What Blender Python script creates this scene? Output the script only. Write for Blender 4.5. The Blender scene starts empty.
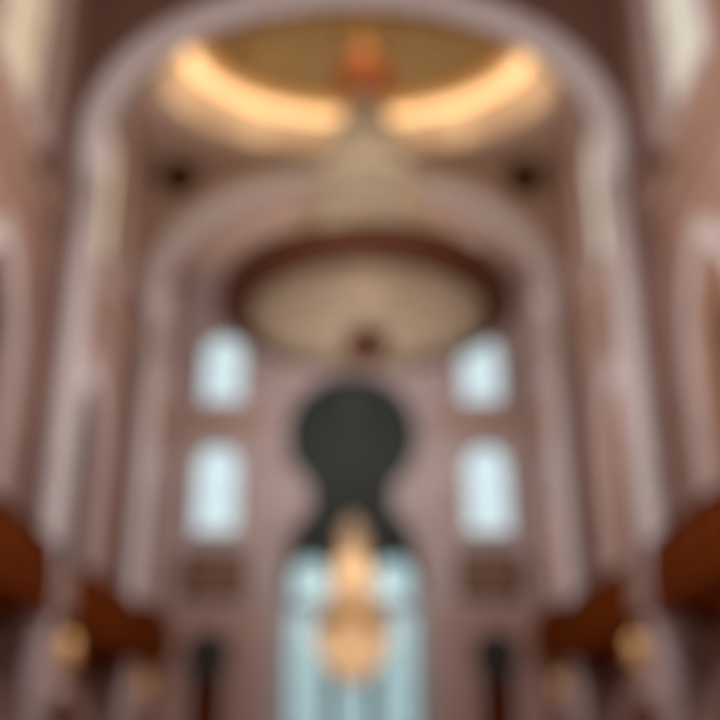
import bpy, bmesh, math, random
from mathutils import Vector, Matrix
random.seed(7)
PI = math.pi
EYE = 1.6
sc = bpy.context.scene
C = sc.collection

# ------------------------------------------------------------------ materials
def mat(name, col, rough=.6, metal=0., col2=None, scale=1.5, bricks=None, bump=0., spec=.4, trans=0., emit=None, estr=0.,
        lattice=None):
    m = bpy.data.materials.new(name); m.use_nodes = True
    nt = m.node_tree; b = nt.nodes['Principled BSDF']
    b.inputs['Roughness'].default_value = rough
    b.inputs['Metallic'].default_value = metal
    b.inputs['Specular IOR Level'].default_value = spec
    b.inputs['Base Color'].default_value = (*col, 1)
    out = None
    if col2:
        tc = nt.nodes.new('ShaderNodeTexCoord'); n = nt.nodes.new('ShaderNodeTexNoise')
        n.inputs['Scale'].default_value = scale; n.inputs['Detail'].default_value = 6
        n.inputs['Distortion'].default_value = 1.4
        nt.links.new(tc.outputs['Object'], n.inputs['Vector'])
        r = nt.nodes.new('ShaderNodeValToRGB')
        r.color_ramp.elements[0].position = .35; r.color_ramp.elements[1].position = .68
        r.color_ramp.elements[0].color = (*col, 1); r.color_ramp.elements[1].color = (*col2, 1)
        nt.links.new(n.outputs['Fac'], r.inputs['Fac']); out = r.outputs['Color']
        if bricks:
            # stone slabs: joints from a brick pattern laid on (horizontal run, height)
            sx = nt.nodes.new('ShaderNodeSeparateXYZ'); nt.links.new(tc.outputs['Object'], sx.inputs[0])
            ad = nt.nodes.new('ShaderNodeMath'); ad.operation = 'ADD'
            nt.links.new(sx.outputs['X'], ad.inputs[0]); nt.links.new(sx.outputs['Y'], ad.inputs[1])
            cb = nt.nodes.new('ShaderNodeCombineXYZ'); nt.links.new(ad.outputs[0], cb.inputs['X']); nt.links.new(sx.outputs['Z'], cb.inputs['Y'])
            bt = nt.nodes.new('ShaderNodeTexBrick'); bt.inputs['Scale'].default_value = 1
            bt.inputs['Brick Width'].default_value = bricks[0]; bt.inputs['Row Height'].default_value = bricks[1]
            bt.inputs['Mortar Size'].default_value = .03
            bt.inputs['Color1'].default_value = (1, 1, 1, 1); bt.inputs['Color2'].default_value = (.88, .86, .86, 1)
            bt.inputs['Mortar'].default_value = (.5, .45, .42, 1)
            nt.links.new(cb.outputs[0], bt.inputs['Vector'])
            mx = nt.nodes.new('ShaderNodeMixRGB'); mx.blend_type = 'MULTIPLY'; mx.inputs['Fac'].default_value = 1
            nt.links.new(out, mx.inputs['Color1']); nt.links.new(bt.outputs['Color'], mx.inputs['Color2']); out = mx.outputs['Color']
        nt.links.new(out, b.inputs['Base Color'])
        if bump:
            bp = nt.nodes.new('ShaderNodeBump'); bp.inputs['Strength'].default_value = bump
            nt.links.new(n.outputs['Fac'], bp.inputs['Height']); nt.links.new(bp.outputs[0], b.inputs['Normal'])
    if trans:
        t = nt.nodes.new('ShaderNodeBsdfTranslucent'); t.inputs['Color'].default_value = (*(col2 or col), 1)
        mx = nt.nodes.new('ShaderNodeMixShader'); mx.inputs['Fac'].default_value = trans
        nt.links.new(b.outputs[0], mx.inputs[1]); nt.links.new(t.outputs[0], mx.inputs[2])
        nt.links.new(mx.outputs[0], nt.nodes['Material Output'].inputs['Surface'])
    if emit:
        b.inputs['Emission Color'].default_value = (*emit, 1); b.inputs['Emission Strength'].default_value = estr
    return m

def glass(name, tint, gloss=.05):
    m = bpy.data.materials.new(name); m.use_nodes = True
    nt = m.node_tree; nt.nodes.clear()
    o = nt.nodes.new('ShaderNodeOutputMaterial'); t = nt.nodes.new('ShaderNodeBsdfTransparent'); g = nt.nodes.new('ShaderNodeBsdfGlossy')
    t.inputs['Color'].default_value = (*[c**.5 for c in tint], 1); g.inputs['Roughness'].default_value = .2
    mx = nt.nodes.new('ShaderNodeMixShader'); mx.inputs['Fac'].default_value = gloss
    nt.links.new(t.outputs[0], mx.inputs[1]); nt.links.new(g.outputs[0], mx.inputs[2]); nt.links.new(mx.outputs[0], o.inputs['Surface'])
    return m

M = dict(
    pink=mat('pink_marble', (.38, .235, .195), .45, col2=(.29, .17, .135), bricks=(2.4, 1.2), scale=.8),
    pale=mat('pale_mauve_marble', (.45, .37, .355), .45, col2=(.37, .295, .28), bricks=(2.0, 1.0), scale=.9),
    grey=mat('grey_white_marble', (.55, .505, .515), .4, col2=(.47, .425, .43), scale=2.2),
    dark=mat('dark_brown_mosaic', (.10, .045, .03), .6, col2=(.15, .075, .05), bricks=(.6, .6), scale=2.5),
    tan=mat('tan_carved_plaster', (.40, .27, .20), .7, col2=(.30, .19, .14), bricks=(1.0, 1.0), scale=3, bump=.2),
    wood=mat('red_cedar', (.15, .031, .0005), .8, spec=.02, col2=(.10, .018, .0005), scale=3.5, bump=.15),
    wood2=mat('dark_cedar', (.085, .016, .001), .8, spec=.02, col2=(.06, .011, .001), scale=4),
    panelw=mat('brown_cedar_lattice', (.24, .13, .075), .6, col2=(.18, .09, .05), scale=5),
    ring=mat('brown_bronze', (.085, .024, .008), .6, spec=.2, col2=(.06, .016, .006), scale=2),
    bronze=mat('dark_green_bronze', (.026, .032, .030), .8, spec=.05, col2=(.034, .038, .034), scale=3),
    black=mat('blackened_iron', (.018, .013, .012), .5, metal=.4, col2=(.03, .02, .018)),
    steel=mat('blue_grey_steel', (.22, .26, .29), .4, metal=.3, col2=(.18, .22, .25)),
    dome=mat('olive_gold_mosaic', (.34, .24, .11), .6, col2=(.27, .19, .09), scale=4),
    cove=mat('cream_plaster', (.74, .60, .44), .8, col2=(.70, .55, .40), scale=1),
    ceil=mat('rose_plaster', (.60, .44, .35), .8, col2=(.54, .385, .30), scale=1.5),
    crystal=mat('cream_crystal', (.45, .39, .305), .3, col2=(.53, .465, .37), scale=5, trans=.5, spec=.5),
    amber=mat('amber_crystal', (.66, .50, .34), .4, col2=(.74, .60, .44), scale=5, trans=.5, spec=.8),
    gold=mat('gilt_brass', (.70, .42, .14), .35, metal=.8, col2=(.6, .34, .1)),
    copper=mat('polished_copper', (.45, .15, .05), .5, metal=.3, col2=(.38, .11, .03)),
    bulb=mat('lamp_glow', (1, .8, .5), .5, emit=(1, .72, .40), estr=.35),
    strip=mat('cove_lamp_glow', (1, .75, .45), .5, emit=(1, .66, .30), estr=1.1),
    carpet=mat('red_carpet', (.22, .06, .05), .95, col2=(.16, .04, .04), scale=3),
    clear=glass('clear_glass', (.84, .88, .88)),
    cyan=glass('pale_cyan_glass', (.41, .52, .52)),
    ambg=glass('amber_glass', (.84, .56, .36)),
    creamg=glass('cream_glass', (.88, .68, .54)),
    darkg=mat('dark_smoked_glass', (.022, .028, .027), .5, spec=.1),
)

# ------------------------------------------------------------------ helpers
def link(name, bm_or_mesh, m, parent=None, smooth=False, loc=None):
    if isinstance(bm_or_mesh, bmesh.types.BMesh):
        me = bpy.data.meshes.new(name); bmesh.ops.recalc_face_normals(bm_or_mesh, faces=bm_or_mesh.faces)
        bm_or_mesh.to_mesh(me); bm_or_mesh.free()
    else:
        me = bm_or_mesh
    me.materials.clear(); me.materials.append(M[m])
    if smooth:
        for p in me.polygons: p.use_smooth = True
    o = bpy.data.objects.new(name, me); C.objects.link(o)
    if parent: o.parent = parent
    if loc: o.location = loc
    return o

def tag(o, label, cat, group=None, kind=None):
    o['label'] = label; o['category'] = cat
    if group: o['group'] = group
    if kind: o['kind'] = kind
    return o

def empty(name, loc=(0, 0, 0), rz=0.):
    o = bpy.data.objects.new(name, None); C.objects.link(o); o.location = loc; o.rotation_euler[2] = rz
    o.empty_display_size = .3
    return o

def copy_tree(o, parent=None):
    c = o.copy(); C.objects.link(c)
    if parent: c.parent = parent
    for ch in o.children: copy_tree(ch, c)
    return c

def structure(o, label, cat='wall'):
    o['kind'] = 'structure'; o['label'] = label; o['category'] = cat; return o

def box(bm, x0, x1, y0, y1, z0, z1):
    v = [bm.verts.new(p) for p in ((x0,y0,z0),(x1,y0,z0),(x1,y1,z0),(x0,y1,z0),(x0,y0,z1),(x1,y0,z1),(x1,y1,z1),(x0,y1,z1))]
    for f in ((0,3,2,1),(4,5,6,7),(0,1,5,4),(1,2,6,5),(2,3,7,6),(3,0,4,7)): bm.faces.new([v[i] for i in f])

def lathe(bm, prof, n=48, sx=1., sy=1., cap=True, cx=0, cy=0):
    rings = []
    for r, z in prof:
        rings.append([bm.verts.new((cx+r*sx*math.cos(2*PI*k/n), cy+r*sy*math.sin(2*PI*k/n), z)) for k in range(n)])
    for a, b in zip(rings, rings[1:]):
        for k in range(n): bm.faces.new((a[k], a[(k+1)%n], b[(k+1)%n], b[k]))
    if cap:
        bm.faces.new(rings[0][::-1]); bm.faces.new(rings[-1])

def tube(bm, p, q, r, n=8):
    p, q = Vector(p), Vector(q); d = (q-p).normalized()
    u = d.orthogonal().normalized(); w = d.cross(u)
    A = [bm.verts.new(p+r*(math.cos(2*PI*k/n)*u+math.sin(2*PI*k/n)*w)) for k in range(n)]
    B = [bm.verts.new(q+r*(math.cos(2*PI*k/n)*u+math.sin(2*PI*k/n)*w)) for k in range(n)]
    for k in range(n): bm.faces.new((A[k], A[(k+1)%n], B[(k+1)%n], B[k]))
    bm.faces.new(A[::-1]); bm.faces.new(B)

def bead(bm, c, r, h):
    x, y, z = c
    t = bm.verts.new((x, y, z+h)); b = bm.verts.new((x, y, z-h))
    m = [bm.verts.new((x+r*math.cos(k*PI/2+.4), y+r*math.sin(k*PI/2+.4), z)) for k in range(4)]
    for k in range(4):
        bm.faces.new((m[k], m[(k+1)%4], t)); bm.faces.new((m[(k+1)%4], m[k], b))

def plate(loops, t, frame):
    """solid slab from closed 2D loops (first is the outline, others holes); frame(u,v,w)->xyz"""
    cu = bpy.data.curves.new('tmp', 'CURVE'); cu.dimensions = '2D'; cu.fill_mode = 'BOTH'; cu.extrude = t/2
    for lp in loops:
        s = cu.splines.new('POLY'); s.points.add(len(lp)-1)
        for p, (u, v) in zip(s.points, lp): p.co = (u, v, 0, 1)
        s.use_cyclic_u = True
    o = bpy.data.objects.new('tmp', cu); C.objects.link(o)
    dg = bpy.context.evaluated_depsgraph_get(); dg.update()
    me = bpy.data.meshes.new_from_object(o.evaluated_get(dg))
    C.objects.unlink(o); bpy.data.objects.remove(o); bpy.data.curves.remove(cu)
    bm = bmesh.new(); bm.from_mesh(me); bpy.data.meshes.remove(me)
    for v in bm.verts: v.co = frame(v.co.x, v.co.y, v.co.z)
    bmesh.ops.remove_doubles(bm, verts=bm.verts, dist=.0005)
    return bm

def arch_loop(cx, hw, z0, zs, za, n=24, e=2., cusp=0):
    """closed loop: jambs from z0 to zs, then an arched head up to za"""
    pts = [(cx-hw, z0), (cx+hw, z0)]
    for k in range(n+1):
        a = PI*k/n; c, s = math.cos(a), math.sin(a)
        x = math.copysign(abs(c)**(2/e), c); y = abs(s)**(2/e)
        pts.append((cx+hw*x, zs+(za-zs)*y))
    return pts

def arch_band(cx, hi, ho, zs, zi, zo, n=48, e=2.15):
    """closed loop of a band between two concentric arched heads, open at its foot"""
    def head(hw, za): return arch_loop(cx, hw, zs, zs, za, n, e)[2:]
    return head(ho, zo) + head(hi, zi)[::-1]

def pointed_loop(cx, hw, z0, zs, za, n=14):
    pts = [(cx-hw, z0), (cx+hw, z0)]
    for k in range(n+1):
        t = k/n; pts.append((cx+hw*(1-t**1.9)**.85 if t < 1 else cx, zs+(za-zs)*t))
    for k in range(n-1, -1, -1):
        t = k/n; pts.append((cx-hw*(1-t**1.9)**.85, zs+(za-zs)*t))
    return pts

def circle_loop(cx, cz, r, n=32): return [(cx+r*math.cos(2*PI*k/n), cz+r*math.sin(2*PI*k/n)) for k in range(n)]
def rect(a, b, c, d): return [(a, c), (b, c), (b, d), (a, d)]
FRONT = lambda y: (lambda u, v, w: (u, y+w, v))         # slab facing the camera at depth y
SIDE = lambda x: (lambda u, v, w: (x+w, u, v))          # slab along a side wall

Z = lambda h: h+EYE
BAYS = [(20.5, 34, 29.0), (34.5, 48, 41.3), (49.2, 62, 55.2)]   # start, end, centre of openings
ZC = Z(31.3)

# ------------------------------------------------------------------ floor, side walls, aisles
bm = bmesh.new(); box(bm, -18, 18, -12, 66, -.3, 0)
structure(link('floor', bm, 'carpet'), 'red patterned carpet floor running the length of the hall', 'floor')

side_names = {-1: 'left', 1: 'right'}
trim_n = [0]; win_n = [0]
def trim(bm, m, label):
    trim_n[0] += 1
    return structure(link('trim_%d' % trim_n[0], bm, m), label, 'trim')

bay_word = ['nearest', 'domed', 'farthest']
def window(bmf, name_label, loop_fn, frame_fn, y, bars, panem, framem, hw, z0, z1, cx, t=.12):
    """glazed window: frame, tracery bars and pane are its parts"""
    win_n[0] += 1
    root = empty('window_%d' % win_n[0]); structure(root, name_label, 'window')
    link('window_frame', plate([loop_fn(hw), loop_fn(hw-.12)], t, frame_fn(y)), framem, root)
    link('pane', plate([loop_fn(hw-.17)], .04, frame_fn(y)), panem, root)
    b = bmesh.new()
    for (a, c0, c1, vert) in bars:
        lp = rect(a-.035, a+.035, c0, c1) if vert else rect(c0, c1, a-.035, a+.035)
        q = plate([lp], .05, frame_fn(y)); me = bpy.data.meshes.new('t'); q.to_mesh(me); q.free(); b.from_mesh(me); bpy.data.meshes.remove(me)
    link('tracery', b, framem, root)
    return root

for s in (-1, 1):
    X0 = 11.2*s
    openings = []
    for (a, b, c) in BAYS:
        openings.append(arch_loop(c, 2.6, Z(21.4), Z(27.4), Z(29.4)))           # clerestory window
        openings.append(pointed_loop(c, 2.1, Z(7.4), Z(12.6), Z(15.6)))         # gallery opening
        openings.append(arch_loop(c, 4.1, 0.0, Z(.3), Z(2.6)))                 # ground arch
    w = plate([rect(-12, 63.5, 0, ZC+.0)] + openings, .6, SIDE(X0+.3*s))
    structure(link('wall_%s' % side_names[s], w, 'pink'), 'pink marble side wall on the %s with clerestory windows over a gallery' % side_names[s])
    for i, (a, b, c) in enumerate(BAYS):
        trim(plate([arch_loop(c, 2.9, Z(21.0), Z(27.4), Z(29.8)), arch_loop(c, 2.6, Z(21.4), Z(27.4), Z(29.4))], .06, SIDE(X0-.03*s)),
             'grey', 'pale grey surround of the %s upper window, %s wall' % (bay_word[i], side_names[s]))
        trim(plate([pointed_loop(c, 2.8, Z(7.4), Z(12.8), Z(16.6)), pointed_loop(c, 2.1, Z(7.4), Z(12.6), Z(15.6))], .08, SIDE(X0-.04*s)),
             'grey', 'pale grey pointed surround of the %s gallery opening, %s wall' % (bay_word[i], side_names[s]))
        trim(plate([arch_loop(c, 4.8, 0, Z(.3), Z(3.2)), arch_loop(c, 4.1, 0, Z(.3), Z(2.6))], .14, SIDE(X0-.07*s)),
             'pale', 'mauve marble surround of the %s ground arch, %s wall' % (bay_word[i], side_names[s]))
        trim(plate([rect(a+.15, b-.15, Z(18.6), Z(19.5))], .22, SIDE(X0-.11*s)), 'tan', 'tan carved band over the %s gallery opening, %s wall' % (bay_word[i], side_names[s]))
        bars = [(c-.8, Z(21.5), Z(29.0), True), (c+.8, Z(21.5), Z(29.0), True)] + \
               [(Z(21.4)+k*2.6, c-2.5, c+2.5, False) for k in range(1, 3)]
        window(None, '%s upper window with %s glass in the %s wall' % (bay_word[i], 'amber' if s < 0 else 'cream', side_names[s]),
               lambda hw, c=c: arch_loop(c, hw, Z(21.4)+(2.6-hw), Z(27.4), Z(27.4)+hw*2/2.6), SIDE, X0+.12*s, bars,
               'ambg' if s < 0 else 'creamg', 'grey', 2.6, 0, 0, c)
    # aisle and gallery behind the arches
    structure(link('wall_aisle_end_%s' % side_names[s], plate([rect(*sorted((11.81*s, 17.39*s)), 0, Z(20)), arch_loop(14.6*s, 1.4, .6, Z(2.2), Z(3.6))], .4, FRONT(63.2)), 'tan'),
              'end wall of the %s aisle with one low window' % side_names[s])
    bm = bmesh.new(); x1, x2 = sorted((11.8*s, 17.4*s))
    structure(link('wall_aisle_%s' % side_names[s], plate([rect(-12, 63.5, 0, Z(20))], .4, SIDE(17.6*s)), 'tan' if s > 0 else 'dark'),  # left wall gets the dark colour to paint in the gallery's shade
              'outer aisle wall behind the arches on the %s' % side_names[s])
    box(bm, x1, x2, -12, 63.5, Z(4.0), Z(4.4)); box(bm, x1, x2, -12, 63.5, Z(19.6), Z(20))
    structure(link('ceiling_aisle_%s' % side_names[s], bm, 'tan'), 'plaster gallery floor and ceiling of the %s aisle' % side_names[s], 'ceiling')

# ------------------------------------------------------------------ transverse arches
AW = [9.6, 9.85]
ARCH_LBL = ['nearest great arch framing the dome', 'second great arch beyond the dome']
for i, D in enumerate((34.0, 48.0)):
    hole = arch_loop(0, AW[i]+.05, 0, Z(22.4), Z(29.4), 48, 2.15)
    structure(link(['wall_near_arch', 'wall_far_arch'][i], plate([rect(-11.2, 11.2, 0, ZC if i else Z(34)), hole], .5, FRONT(D+.25)), 'dark' if i == 0 else 'tan'),
              '%s spandrel wall of the %s' % (['dark brown', 'tan'][i], ARCH_LBL[i]))
    r = plate([arch_band(0, AW[i], AW[i]+.82, Z(22.4), Z(29.35), Z(30.2))], .5, FRONT(D-.2))
    trim(r, 'grey', 'pale grey archivolt of the %s' % ARCH_LBL[i])
    r = plate([arch_band(0, AW[i]+.83, AW[i]+1.15, Z(22.4), Z(30.22), Z(30.55))], .3, FRONT(D-.15))
    trim(r, 'pale', 'narrow mauve outer moulding of the %s' % ARCH_LBL[i])
    for s in (-1, 1):
        p = plate([rect(*sorted((s*(AW[i]+.05), s*11.15)), 0, Z(22.3))], .12, FRONT(D-.06))
        trim(p, 'pink' , 'pink marble facing of the %s pier, %s side' % (['nearest', 'second'][i], side_names[s]))

# engaged columns that carry the arches
def make_column():
    root = empty('marble_column')
    n = 32
    bm = bmesh.new(); lathe(bm, [(.62, 0), (.62, .5), (.56, .6), (.56, .8), (.48, .95)], n); link('base', bm, 'grey', root, True)
    bm = bmesh.new(); lathe(bm, [(.44, .95), (.43, 8), (.42, 16), (.41, Z(20.6))], n); link('shaft', bm, 'grey', root, True)
    bm = bmesh.new(); z = Z(20.6)
    lathe(bm, [(.46, z), (.5, z+.12), (.46, z+.22), (.47, z+.6), (.52, z+.62), (.53, z+.95), (.6, z+.98), (.6, z+1.3), (.68, z+1.34), (.68, z+1.78)], 16)
    link('capital', bm, 'grey', root)
    bm = bmesh.new(); lathe(bm, [(.5, 10.9), (.52, 11.0), (.5, 11.25), (.44, 11.3)], n); link('collar', bm, 'grey', root, True)
    return root
col0 = make_column(); first = True
for D, w in ((33.28, 'nearest'), (47.28, 'second')):
    for s in (-1, 1):
        c = col0 if first else copy_tree(col0); first = False
        c.location = (s*(9.85 if D < 40 else 10.05), D, 0)
        tag(c, 'pale grey marble column under the %s side of the %s great arch' % (side_names[s], w), 'column', 'columns under the great arches')
        c['kind'] = 'thing'

# small iron-and-gilt medallions on spandrels
def make_medallion():
    root = empty('wall_medallion')
    bm = bmesh.new(); lathe(bm, [(.82, 0), (.86, .1), (.8, .22), (.66, .22), (.62, .1), (.62, 0)], 32); link('rim', bm, 'black', root, True)
    bm = bmesh.new(); lathe(bm, [(.62, 0), (.62, .08), (.4, .16), (.05, .22)], 32); link('disc', bm, 'wood2', root, True)
    bm = bmesh.new()
    for k in range(8):
        a = k*PI/4; tube(bm, (.12*math.cos(a), .12*math.sin(a), .2), (.56*math.cos(a), .56*math.sin(a), .14), .035, 6)
    link('star', bm, 'wood2', root)
    for o in root.children: o.rotation_euler[0] = PI/2
    return root
med0 = make_medallion(); first = True
for (x, y, h, lab) in ((-9.35, 48-.02, 29.8, 'dark round medallion on spandrel of second arch, left of dome'),
                       (9.35, 48-.02, 29.8, 'dark round medallion on spandrel of second arch, right of dome')):
    c = med0 if first else copy_tree(med0); first = False
    c.location = (x, y, Z(h)); c.scale = (1.3,)*3; tag(c, lab, 'medallion', 'round spandrel medallions')
for s in (-1, 1):
    c = copy_tree(med0); c.location = (s*11.18, 28.9+2.6, Z(19.9)+.0); c.rotation_euler[2] = -s*PI/2*-1*-1
    c.rotation_euler[2] = -PI/2 if s > 0 else PI/2
    c.scale = (.85, .85, .85)
    tag(c, 'small dark medallion on %s side wall beside the nearest upper window' % side_names[s], 'medallion', 'round spandrel medallions')

# ------------------------------------------------------------------ ceilings and dome
DX, DY = .3, 41.5
def ell(a, b, n=72): return [(DX+a*math.cos(2*PI*k/n), DY+b*math.sin(2*PI*k/n)) for k in range(n)]
FLAT = lambda z: (lambda u, v, w: (u, v, z+w))
structure(link('ceiling', plate([rect(-11.8, 11.8, 34.5, 48), ell(9.8, 6.2)], .3, FLAT(ZC+.15)), 'ceil'), 'rose plaster ceiling around the oval dome', 'ceiling')
structure(link('ceiling_far', plate([rect(-11.8, 11.8, 48, 63.5)], .3, FLAT(ZC+.15)), 'ceil'), 'rose plaster ceiling of the farthest bay', 'ceiling')
structure(link('ceiling_near', plate([rect(-11.8, 11.8, -12, 34)], .3, FLAT(ZC+.15)), 'ceil'), 'rose plaster ceiling of the nearest bay', 'ceiling')
# moulded lip, cove, dome shell (all oval)
def oval(prof, n=96):
    bm = bmesh.new(); rings = []
    for a, b, z in prof: rings.append([bm.verts.new((DX+a*math.cos(2*PI*k/n), DY+b*math.sin(2*PI*k/n), z)) for k in range(n)])
    for r1, r2 in zip(rings, rings[1:]):
        for k in range(n): bm.faces.new((r1[k], r1[(k+1)%n], r2[(k+1)%n], r2[k]))
    return bm
lip = oval([(10.2, 6.45, ZC-.02), (10.1, 6.4, ZC-.22), (9.55, 5.95, ZC-.22), (9.45, 5.9, ZC+.15), (9.6, 6.05, ZC+.16), (9.75, 6.15, ZC+.05), (10.0, 6.3, ZC+.05)])
trim(lip, 'cove', 'moulded cream lip around the oval dome')
cv = []
for k in range(13):
    t = k/12; a = PI/2*t
    cv.append((10.0-2.4*(1-math.cos(a)), 6.3-1.1*(1-math.cos(a)), ZC+.05+2.3*math.sin(a)))
cove = link('ceiling_cove', oval(cv), 'cove', smooth=True); structure(cove, 'cream cove glowing with hidden light around the oval dome', 'ceiling')
dm = [(7.6, 5.2, Z(33.65))]
for k in range(1, 15):
    a = PI/2*k/15; dm.append((7.6*math.cos(a), 5.2*math.cos(a), Z(33.65)+4.6*math.sin(a)))
dome = link('ceiling_dome', oval(dm), 'dome', smooth=True); structure(dome, 'olive gold mosaic shell inside the oval dome', 'ceiling')
bm = bmesh.new()
for k in range(24):
    a = 2*PI*k/24; pts = [(DX+q[0]*.99*math.cos(a), DY+q[1]*.99*math.sin(a), q[2]-.03) for q in dm]
    for p, q in zip(pts, pts[1:]): tube(bm, p, q, .07, 5)
trim(bm, 'gold', 'thin gilt ribs meeting at the top of the dome')
bm = oval([(7.75, 5.35, Z(33.6)), (7.45, 5.05, Z(33.55)), (7.35, 4.95, Z(33.75)), (7.6, 5.2, Z(33.85))])
trim(bm, 'gold', 'gilt ring at the foot of the olive dome shell')
# cove lamp strip lying on the lip
bm = oval([(8.15, 5.46, Z(33.28)), (8.75, 5.72, Z(32.85)), (8.80, 5.75, Z(32.93)), (8.20, 5.49, Z(33.36)), (8.15, 5.46, Z(33.28))])
st = link('cove_light_strip', bm, 'strip'); tag(st, 'warm strip lamp running round the foot of the olive dome shell', 'lamp')

# ------------------------------------------------------------------ end wall
DE = 62.0
def portal_half():
    p = [(4.15, 0), (4.15, 10.2)]
    for k in range(1, 9):
        a = k/9*PI/2; p.append((4.15-1.45*(1-math.cos(a)), 10.2+4.3*math.sin(a)))
    p.append((2.62, 14.75))
    cz, R = 19.75, 4.2
    a0 = math.asin((15.9+.0-cz)/R) if False else -math.acos(2.62/R)
    for k in range(0, 25):
        a = a0+(PI/2-a0)*k/24; p.append((R*math.cos(a), cz+R*math.sin(a)))
    return p
def portal(off=0.):
    h = portal_half(); cz = 15.5
    out = []
    pts = [(-x, z) for x, z in h[::-1]][1:]
    full = h + pts
    # offset outward by normals
    n = len(full); res = []
    for i, (x, z) in enumerate(full):
        a = full[i-1]; b = full[(i+1) % n]
        tx, tz = b[0]-a[0], b[1]-a[1]; L = math.hypot(tx, tz) or 1
        res.append((x+off*tz/L, max(0, z-off*tx/L) if z > 0 else 0))
    return [(x, Z(z) if z > 0 else 0) for x, z in res]
holes = [portal()]
wins = []
for s in (-1, 1):
    holes.append(arch_loop(s*8.4, 1.38, Z(21.9), Z(25.3), Z(26.7)))
    holes.append(arch_loop(s*8.45, 1.42, Z(13.5), Z(17.6), Z(19.2)))
    holes.append(arch_loop(s*8.45, 1.05, 0, Z(6.0), Z(7.2)))
structure(link('wall_back', plate([rect(-11.2, 11.2, 0, ZC)] + holes, .9, FRONT(DE+.45)), 'pale'), 'mauve marble end wall pierced by the keyhole portal')
for s in (-1, 1):
    for (hw, z0, zs, za, word, nx) in ((1.38, 21.9, 25.3, 26.7, 'upper', 8.4), (1.42, 13.5, 17.6, 19.2, 'lower', 8.45)):
        k = (za-zs)/hw
        window(None, 'bright arched %s window in the end wall, %s of the portal' % (word, side_names[s]),
               lambda q, c=s*nx, hw=hw, z0=z0, zs=zs, k=k: arch_loop(c, q, Z(z0)+(hw-q), Z(zs), Z(zs)+q*k), FRONT, DE+.5,
               [(s*nx, Z(z0), Z(za)-.1, True)]+[(Z(z0)+j*1.1, s*nx-hw+.1, s*nx+hw-.1, False) for j in range(1, int((zs-z0)/1.1)+1)],
               'clear', 'steel', hw, 0, 0, 0)
        trim(plate([arch_loop(s*nx, hw+.4, Z(z0)-.4, Z(zs), Z(za)+.4), arch_loop(s*nx, hw, Z(z0), Z(zs), Z(za))], .2, FRONT(DE-.1)), 'pale',
             'mauve surround of the %s end window %s of the portal' % (word, side_names[s]))
    # brown wall bands outside the portal bay
    trim(plate([rect(*sorted((s*5.5, s*11.1)), Z(19.9), Z(21.2))], .16, FRONT(DE-.08)), 'tan', 'tan carved band between the end windows %s of the portal' % side_names[s])
    trim(plate([rect(*sorted((s*5.35, s*11.1)), 0, Z(9.0)), arch_loop(s*8.45, 1.3, 0, Z(6.0), Z(7.5))], .12, FRONT(DE-.06)), 'pink', 'pink marble lower facing of the end wall %s of the portal' % side_names[s])
    # carved wooden screen
    root = empty('wooden_screen', (s*8.3, DE-.02, Z(9.45)))
    x = 1.95
    FR = lambda u, v, w: (u, w, v)
    link('frame', plate([rect(-x, x, 0, 2.7), rect(-x+.2, x-.2, .2, 2.5)], .24, lambda u, v, w: (u, w-.12, v)), 'wood2', root)
    link('back_panel', plate([rect(-x+.2, x-.2, .2, 2.5)], .06, lambda u, v, w: (u, w-.04, v)), 'panelw', root)
    bm = bmesh.new()
    for k in range(-13, 15):
        for sg in (-1, 1):
            u0, v0 = k*.28, .2; u1, v1 = u0+sg*2.3, 2.5
            t0 = 0; t1 = 1
            lim = x-.2
            a = [(u0, v0), (u1, v1)]
            def clip(a):
                (p0, q0), (p1, q1) = a; out = []
                ts = sorted([0, 1] + [t for t in ((lim-p0)/(p1-p0), (-lim-p0)/(p1-p0)) if 0 < t < 1])
                for ta, tb in zip(ts, ts[1:]):
                    m = p0+(ta+tb)/2*(p1-p0)
                    if -lim <= m <= lim: out = [(p0+ta*(p1-p0), q0+ta*(q1-q0)), (p0+tb*(p1-p0), q0+tb*(q1-q0))]
                return out
            cl = clip(a)
            if cl: tube(bm, (cl[0][0], -.1-.02*sg, cl[0][1]), (cl[1][0], -.1-.02*sg, cl[1][1]), .03, 4)
    link('lattice', bm, 'panelw', root)
    tag(root, 'brown wooden lattice screen under the lower end window, %s of the portal' % side_names[s], 'screen', 'lattice screens on the end wall')
    # dark doors
    d = empty('door_%d' % (1 if s < 0 else 2)); structure(d, 'dark arched door in the end wall, %s of the portal' % side_names[s], 'door')
    link('door_leaf', plate([rect(s*8.45-1.06, s*8.45, 0, Z(4.78))], .12, FRONT(DE+.5)), 'wood2', d)
    link('door_leaf', plate([rect(s*8.45, s*8.45+1.06, 0, Z(4.78))], .12, FRONT(DE+.5)), 'wood2', d)
    link('fanlight', plate([arch_loop(s*8.45, 1.07, Z(4.78), Z(6.0), Z(7.22))], .12, FRONT(DE+.5)), 'black', d)
    for q in (-1, 1):
        bm = bmesh.new(); lathe(bm, [(.03, -.2), (.03, .2)], 8, cx=s*8.45+q*.15, cy=DE+.38)
        for v in bm.verts: v.co.z += 1.3
        link('door_handle', bm, 'gold', d)
    # round iron grille sconce above each door: the darkest spot there
    g = empty('round_iron_grille', (s*8.42, DE-.14, Z(6.2))); g.scale = (1.12,)*3
    bm = bmesh.new(); lathe(bm, [(1.18, 0), (1.22, .08), (1.18, .16), (1.02, .16), (1.02, 0)], 40); o = link('rim', bm, 'black', g, True); o.rotation_euler[0] = PI/2
    bm = bmesh.new(); lathe(bm, [(1.03, .02), (1.03, .08)], 40); o = link('backing', bm, 'black', g); o.rotation_euler[0] = PI/2
    bm = bmesh.new()
    for k in range(12):
        a = k*PI/6; tube(bm, (0, 0, .12), (1.02*math.cos(a), 1.02*math.sin(a), .12), .03, 6)
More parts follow.
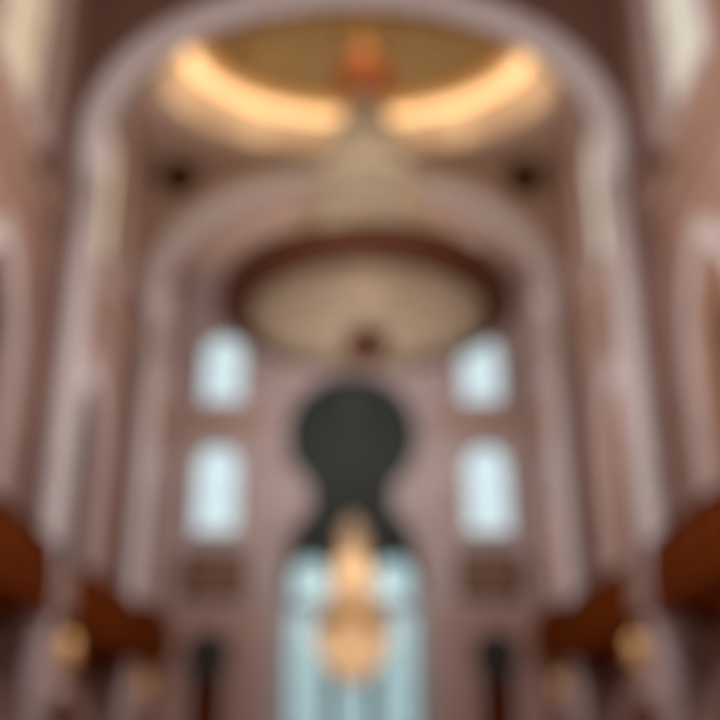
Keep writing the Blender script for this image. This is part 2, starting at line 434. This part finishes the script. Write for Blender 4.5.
    for rr in (.35, .7):
        for k in range(24):
            a, b = k*PI/12, (k+1)*PI/12
            tube(bm, (rr*math.cos(a), rr*math.sin(a), .12), (rr*math.cos(b), rr*math.sin(b), .12), .03, 5)
    o = link('bars', bm, 'black', g); o.rotation_euler[0] = PI/2
    tag(g, 'black round iron grille over the end wall door, %s of the portal' % side_names[s], 'grille', 'round grilles over the doors')

trim(plate([portal(.45), portal(0)], .3, FRONT(DE-.15)), 'pale', 'mauve moulding following the keyhole outline of the portal')
# portal screen: dark bronze tracery with glass; lights below
P = DE+.75
screen_holes = []
for s in (-1, 1):
    screen_holes.append(arch_loop(s*2.55, 1.12, Z(9.5), Z(10.9), Z(12.0)))
    screen_holes.append(rect(*sorted((s*1.55, s*3.75)), .4, Z(8.7)))
screen_holes.append(rect(-.75, .75, .4, Z(6.2)))
win_n[0] += 1
pw = empty('window_%d' % win_n[0]); structure(pw, 'tall keyhole portal window with dark bronze head over bright lights', 'window')
circ = [circle_loop(1.9*math.cos(k*PI/4), Z(19.75)+1.9*math.sin(k*PI/4), .55, 16) for k in range(8)] + [circle_loop(0, Z(19.75), .8, 24)]
circ += [circle_loop(3.15*math.cos((k+.5)*PI/8), Z(19.75)+3.15*math.sin((k+.5)*PI/8), .34, 12) for k in range(16)]
inner = portal(-.02)
link('bronze_screen', plate([inner] + [l for l in screen_holes] + circ, .3, FRONT(P)), 'bronze', pw)
link('rosette_glass', plate([circle_loop(0, Z(19.75), 3.8, 48)], .04, FRONT(P+.02)), 'darkg', pw)
bk = link('shutter', plate([circle_loop(0, Z(19.75), 3.9, 48)], .08, FRONT(P+.35)), 'bronze', pw)
for lp in screen_holes:
    link('pane', plate([lp], .04, FRONT(P+.05)), 'cyan', pw)
bm = bmesh.new()
for s in (-1, 1):
    for u in (2.3, 3.0): box(bm, s*u-.05, s*u+.05, P-.12, P+.12, .4, Z(8.7))
    for k in range(1, 6): box(bm, min(s*1.55, s*3.75), max(s*1.55, s*3.75), P-.08, P+.08, .4+k*1.6-.05, .4+k*1.6+.05)
link('mullions', bm, 'steel', pw)
bm = bmesh.new()
for s in (-1, 1):
    box(bm, s*3.95-.14, s*3.95+.14, P-.5, P-.16, 0, Z(10.2)); box(bm, s*1.15-.3, s*1.15+.3, P-.5, P-.16, 0, Z(6.2))
box(bm, -3.8, 3.8, P-.45, P-.16, Z(8.75), Z(9.4))
link('window_frame', bm, 'steel', pw)

# ------------------------------------------------------------------ balconies
def make_balcony(L, s):
    """bowed cedar balcony, local y along the wall (0..L), bulging towards the nave"""
    root = empty('cedar_balcony'); N = 40
    def xf(t, out=0.): return -s*(1.62+.28*math.sin(PI*t)+out)
    def strip(prof, t0=0, t1=1, n=N):
        bm = bmesh.new(); rows = []
        for k in range(n+1):
            t = t0+(t1-t0)*k/n; rows.append([bm.verts.new((xf(t, o), t*L, z)) for o, z in prof])
        m = len(prof)
        for a, b in zip(rows, rows[1:]):
            for j in range(m): bm.faces.new((a[j], a[(j+1)%m], b[(j+1)%m], b[j]))
        bm.faces.new(rows[0]); bm.faces.new(rows[-1][::-1])
        return bm
    # slab fills back to the wall
    bm = bmesh.new(); rows = []
    for k in range(N+1):
        t = k/N; rows.append([bm.verts.new(p) for p in ((-s*.02, t*L, 0), (xf(t, .05), t*L, 0), (xf(t, .05), t*L, .3), (-s*.02, t*L, .3))])
    for a, b in zip(rows, rows[1:]):
        for j in range(4): bm.faces.new((a[j], a[(j+1)%4], b[(j+1)%4], b[j]))
    bm.faces.new(rows[0]); bm.faces.new(rows[-1][::-1]); link('floor_slab', bm, 'wood2', root)
    link('parapet', strip([(-.06, .3), (.06, .3), (.16, .8), (.16, 1.1), (.02, 1.8), (-.08, 1.8)]), 'wood', root, False)
    link('handrail', strip([(-.14, 1.8), (.14, 1.8), (.18, 1.92), (.1, 2.02), (-.14, 2.02)]), 'wood2', root)
    link('cornice', strip([(-.05, -.28), (.04, -.28), (.24, -.02), (.24, .22), (.05, .28), (-.05, .28)]), 'wood', root)
    for q in range(9):                                   # raised pilasters on the parapet
        t = .04+q*.115
        link('pilaster', strip([(.0, .3), (.24, .3), (.27, 1.0), (.14, 1.8), (.0, 1.8)], t-.008, t+.008, 3), 'wood2', root)
    for q in range(5):
        y = (.1+.2*q)*L; d = abs(xf(.1+.2*q))-.15
        bm = bmesh.new()
        pr = [(0, -.02), (d, -.02), (d*.85, -.2), (d*.45, -.45), (.0, -.8)]
        A = [bm.verts.new((-s*a, y-.15, z)) for a, z in pr]; B = [bm.verts.new((-s*a, y+.15, z)) for a, z in pr]
        for j in range(5): bm.faces.new((A[j], A[(j+1)%5], B[(j+1)%5], B[j]))
        bm.faces.new(A[::-1]); bm.faces.new(B); link('bracket', bm, 'wood2', root)
    return root
for s in (-1, 1):
    b0 = None
    for i, (y0, wd) in enumerate(((21.0, 'nearest of its row'), (35.35, 'middle of its row under the dome'),
                                  (49.3, 'smallest, close to the end wall'))):
        b = make_balcony(11.3, s) if b0 is None else copy_tree(b0); b0 = b0 or b
        b.location = (s*11.04, y0, Z(4.55)+(0, 0, 1.0)[i]); b.scale = ((1, 1, .62)[i], (1, 1, .78)[i], 1)
        tag(b, 'bowed red cedar balcony on the %s wall, %s' % (side_names[s], wd), 'balcony', 'cedar balconies along the side walls')

# ------------------------------------------------------------------ wall lanterns on the columns
def make_lantern():
    root = empty('brass_lantern')
    bm = bmesh.new(); tube(bm, (0, .36, .75), (0, 0, .95), .04); tube(bm, (0, 0, .95), (0, 0, .62), .025); link('bracket', bm, 'gold', root)
    bm = bmesh.new(); lathe(bm, [(.36, .34), (.34, .4), (.16, .6), (.03, .72)], 8); link('cap', bm, 'gold', root)
    bm = bmesh.new(); lathe(bm, [(.16, -.42), (.30, -.3), (.33, .33)], 8); link('lamp_shade', bm, 'amber', root)
    bm = bmesh.new()
    for k in range(8):
        a = k*PI/4; tube(bm, (.31*math.cos(a), .31*math.sin(a), -.3), (.345*math.cos(a), .345*math.sin(a), .35), .025, 5)
    lathe(bm, [(.02, -.6), (.1, -.52), (.17, -.42)], 8); link('cage', bm, 'gold', root)
    bm = bmesh.new(); lathe(bm, [(.02, -.2), (.12, -.1), (.12, .1), (.02, .2)], 12); link('bulb', bm, 'bulb', root)
    return root
l0 = make_lantern(); first = True
for D, w in ((33.28, 'nearest'), (47.28, 'second')):
    for s in (-1, 1):
        c = l0 if first else copy_tree(l0); first = False
        c.location = (s*(9.85-.82) if D < 40 else s*(10.05-.82), D, Z(3.35)); c.rotation_euler[2] = -s*PI/2; tag(c, 'glowing brass lantern bracketed to the %s column, %s side of the hall' % (w, side_names[s]), 'lantern', 'brass lanterns on the columns')

# ------------------------------------------------------------------ great ring chandelier
CX, CY = .62, 41.0
ch = empty('ring_chandelier', (CX, CY, 0))
tag(ch, 'huge chandelier under the dome, brown ring around a cream crystal bowl', 'chandelier')
zr = Z(18.35)
bm = bmesh.new(); lathe(bm, [(5.1, zr), (6.25, zr-.02), (6.4, zr+.15), (6.4, zr+1.15), (6.3, zr+1.3), (5.4, zr+1.3), (5.1, zr+.85), (5.1, zr)], 96, cap=False)
rg = link('ring', bm, 'ring', ch, True)
bm = bmesh.new(); lathe(bm, [(6.38, zr+.42), (6.46, zr+.46), (6.46, zr+.54), (6.38, zr+.58)], 96, cap=False); link('gilt_band', bm, 'ring', rg, True)
# crystal bowl: translucent dish plus hanging beads
bm = bmesh.new(); prof = []
for k in range(13):
    t = k/12; prof.append((5.0*math.cos(t*PI/2)**.75+.02, zr+.2-.95*math.sin(t*PI/2)))
lathe(bm, prof, 96, cap=False); bowl = link('crystal_bowl', bm, 'crystal', ch, True)
bm = bmesh.new()
for k in range(1, 12):
    r, z = prof[k]; n = max(8, int(r*17))
    for j in range(n):
        a = 2*PI*(j+.5*(k%2))/n; bead(bm, (r*math.cos(a), r*math.sin(a), z-.22), .09, .2)
o = link('crystal_drops', bm, 'crystal', bowl); o['kind'] = 'stuff'
for k in (3, 6, 9):
    r, z = prof[k]; bm = bmesh.new(); lathe(bm, [(r+.02, z-.1), (r+.1, z-.05), (r+.1, z+.05), (r+.02, z+.1)], 64, cap=False); link('hoop', bm, 'gold', bowl, True)
bm = bmesh.new(); z = prof[-1][1]
lathe(bm, [(.03, z-1.5), (.25, z-1.35), (.8, z-1.0), (1.0, z-.65), (.75, z-.3), (1.0, z-.1), (.8, z+.15)], 24); link('finial', bm, 'ring', ch, True)
# upper crystal cone in stepped tiers
tiers = [(3.1, 22.3), (2.85, 23.5), (2.4, 24.9), (2.0, 26.2), (1.55, 27.4), (1.15, 28.5), (.8, 29.5)]
for i, (r, h) in enumerate(tiers):
    nxt = tiers[i+1] if i+1 < len(tiers) else (.45, 30.3)
    bm = bmesh.new(); lathe(bm, [(r*.72, Z(h)-.25), (r*.95, Z(h)), (r, Z(h)+.25), (nxt[0]*.86, Z(nxt[1])-.1)], 48, cap=False)
    t = link('crystal_tier', bm, 'crystal', ch, True)
    bm = bmesh.new(); n = int(r*16)+8
    for j in range(n):
        a = 2*PI*j/n; bead(bm, (r*math.cos(a), r*math.sin(a), Z(h)-.15), .08, .26)
    o = link('crystal_drops', bm, 'crystal', t); o['kind'] = 'stuff'
bm = bmesh.new(); lathe(bm, [(.6, Z(29.6)), (1.1, Z(30.2)), (1.5, Z(31.1)), (1.0, Z(31.9)), (.4, Z(32.5)), (.12, Z(33.2))], 32); link('copper_crown', bm, 'copper', ch, True)
for k in range(8):
    a = k*PI/4; bm = bmesh.new(); lathe(bm, [(.02, -.12), (.12, 0), (.02, .14)], 10, cx=1.5*math.cos(a), cy=1.5*math.sin(a))
    for v in bm.verts: v.co.z += Z(31.3)
    link('lamp', bm, 'gold', ch, True)
bm = bmesh.new(); tube(bm, (0, 0, z), (0, 0, Z(38.2)), .09, 10); link('stem', bm, 'gold', ch)
for k in range(12):
    a = 2*PI*k/12; bm = bmesh.new(); tube(bm, (2.9*math.cos(a), 2.9*math.sin(a), Z(23.2)), (5.85*math.cos(a), 5.85*math.sin(a), zr+1.28), .045, 6); link('suspension_rod', bm, 'gold', ch)
for k in range(32):
    a = 2*PI*(k+.5)/32; bm = bmesh.new()
    lathe(bm, [(.05, zr+1.3), (.2, zr+1.35), (.24, zr+1.65), (.14, zr+1.8)], 10, cx=5.85*math.cos(a), cy=5.85*math.sin(a)); link('lamp', bm, 'crystal', ch, True)

# ------------------------------------------------------------------ far hanging chandelier
fc = empty('tiered_chandelier', (.05, 55, 0)); tag(fc, 'tall glowing amber chandelier hanging before the keyhole portal', 'chandelier')
bm = bmesh.new(); tube(bm, (0, 0, Z(4.6)), (0, 0, ZC+.0), .03, 8); link('stem', bm, 'black', fc)
ft = [(1.45, 7.9), (1.2, 8.9), (.98, 9.9), (.75, 10.9), (.52, 11.8)]
for i, (r, h) in enumerate(ft):
    nx = ft[i+1] if i+1 < len(ft) else (.2, 12.9)
    bm = bmesh.new(); lathe(bm, [(r*.75, Z(h)-.15), (r, Z(h)+.1), (nx[0]*.8, Z(nx[1])-.1)], 32, cap=False)
    t = link('crystal_tier', bm, 'amber', fc, True)
    bm = bmesh.new(); n = int(r*18)+6
    for j in range(n): a = 2*PI*j/n; bead(bm, (r*math.cos(a), r*math.sin(a), Z(h)-.1), .06, .2)
    o = link('crystal_drops', bm, 'amber', t); o['kind'] = 'stuff'
    for k in range(6):
        a = k*PI/3+i*.4; bm = bmesh.new(); lathe(bm, [(.02, -.1), (.09, 0), (.02, .14)], 8, cx=(r+.14)*math.cos(a), cy=(r+.14)*math.sin(a))
        for v in bm.verts: v.co.z += Z(h)+.25
        link('lamp', bm, 'bulb', fc, True)
bm = bmesh.new(); lathe(bm, [(1.7, Z(7.5)), (1.95, Z(7.2)), (1.98, Z(6.9)), (1.9, Z(6.8))], 40, cap=False); link('hoop', bm, 'gold', fc, True)
bm = bmesh.new(); pb = [(1.9, 6.9), (1.85, 6.2), (1.6, 5.4), (1.15, 4.8), (.6, 4.4), (.1, 4.2)]
lathe(bm, [(r, Z(h)) for r, h in pb], 40, cap=False); bs = link('basket', bm, 'amber', fc, True)
bm = bmesh.new()
for r, h in pb[:-1]:
    n = int(r*16)+4
    for j in range(n): a = 2*PI*j/n; bead(bm, (r*1.02*math.cos(a), r*1.02*math.sin(a), Z(h)-.12), .06, .18)
o = link('crystal_drops', bm, 'amber', bs); o['kind'] = 'stuff'

# ------------------------------------------------------------------ lights
def point(name, loc, power, col, r=.5):
    l = bpy.data.lights.new(name, 'POINT'); l.energy = power; l.color = col; l.shadow_soft_size = r
    o = bpy.data.objects.new(name, l); C.objects.link(o); o.location = loc; return o
WARM = (1, .84, .68); NEUT = (1, .93, .88)
K = 1.0
point('chandelier_lamp', (CX, CY, Z(19.4)), 100*K, WARM, 1.5)
for k in range(6):
    a = k*PI/3+.3; point('ring_lamp', (CX+5.85*math.cos(a), CY+5.85*math.sin(a), Z(20.6)), 120*K, WARM, .5)
point('cone_lamp', (CX, CY, Z(25.2)), 260*K, WARM, 1.0)
point('dome_shell_fill', (CX, CY-1.8, Z(33.8)), 420*K, (1, .8, .5), .5)  # added fill above the crown, brightens the olive dome shell
point('dome_bay_fill', (0, 41, Z(12)), 2000*K, NEUT, 3)  # added fill with no fitting, lights the domed bay
point('far_bay_fill', (0, 54.5, Z(20)), 2300*K, (1, .93, .95), 2)  # added fill with no fitting, lights the far bay and end wall
for k in range(10):
    a = 2*PI*(k+.5)/10; point('cove_lamp', (DX+8.9*math.cos(a), DY+5.4*math.sin(a), ZC+.35), 17*K, (1, .78, .52), .3)
point('basket_lamp', (.05, 55, Z(6.0)), 140*K, (1, .80, .56), .5)
point('far_tier_lamp', (.05, 55, Z(9.7)), 105*K, (1, .80, .56), .4)
point('near_bay_fill', (0, 14, Z(15)), 7400*K, NEUT, 3)  # added fill out of view, no chandelier hangs here
point('near_bay_fill', (0, 26, Z(14)), 1900*K, NEUT, 3)  # second added fill for the near bay, again without a fitting
for s in (-1, 1):
    for (a, b, c) in BAYS:
        point('aisle_lamp', (s*14.5, c, Z(3.0)), 260*K, (1, .6, .35), .4)
        point('under_balcony_fill', (s*10.3, c-1.5, Z(3.5)), 55*K, (1, .8, .68), .2)  # added fill, lifts the wall that the balcony shades
        if s > 0: point('gallery_lamp', (s*14.5, c, Z(14)), 500*K, (1, .75, .55), .5)
    for D in (33.28, 47.28): point('lantern_lamp', (s*8.5, D-.4, Z(3.4)), 5*K, (1, .62, .3), .2)

w = bpy.data.worlds.new('daylight'); sc.world = w; w.use_nodes = True
bg = w.node_tree.nodes['Background']; bg.inputs['Color'].default_value = (.80, .94, 1.0, 1); bg.inputs['Strength'].default_value = 1.22

# ------------------------------------------------------------------ camera
cam = bpy.data.cameras.new('camera'); co = bpy.data.objects.new('camera', cam); C.objects.link(co)
cam.sensor_width = 36; cam.lens = 1024/720*36; cam.shift_x = 8/720
co.location = (0, 0, EYE); co.rotation_euler = (PI/2+math.atan(.4), 0, 0)
cam.dof.use_dof = True; cam.dof.focus_distance = 1.5; cam.dof.aperture_fstop = .92
cam.clip_end = 400
sc.camera = co
sc.view_settings.view_transform = 'Standard'; sc.view_settings.look = 'None'; sc.view_settings.exposure = 0; sc.view_settings.gamma = 1
sc.cycles.use_denoising = True; sc.cycles.max_bounces = 8; sc.cycles.sample_clamp_indirect = 6
sc.cycles.transparent_max_bounces = 12
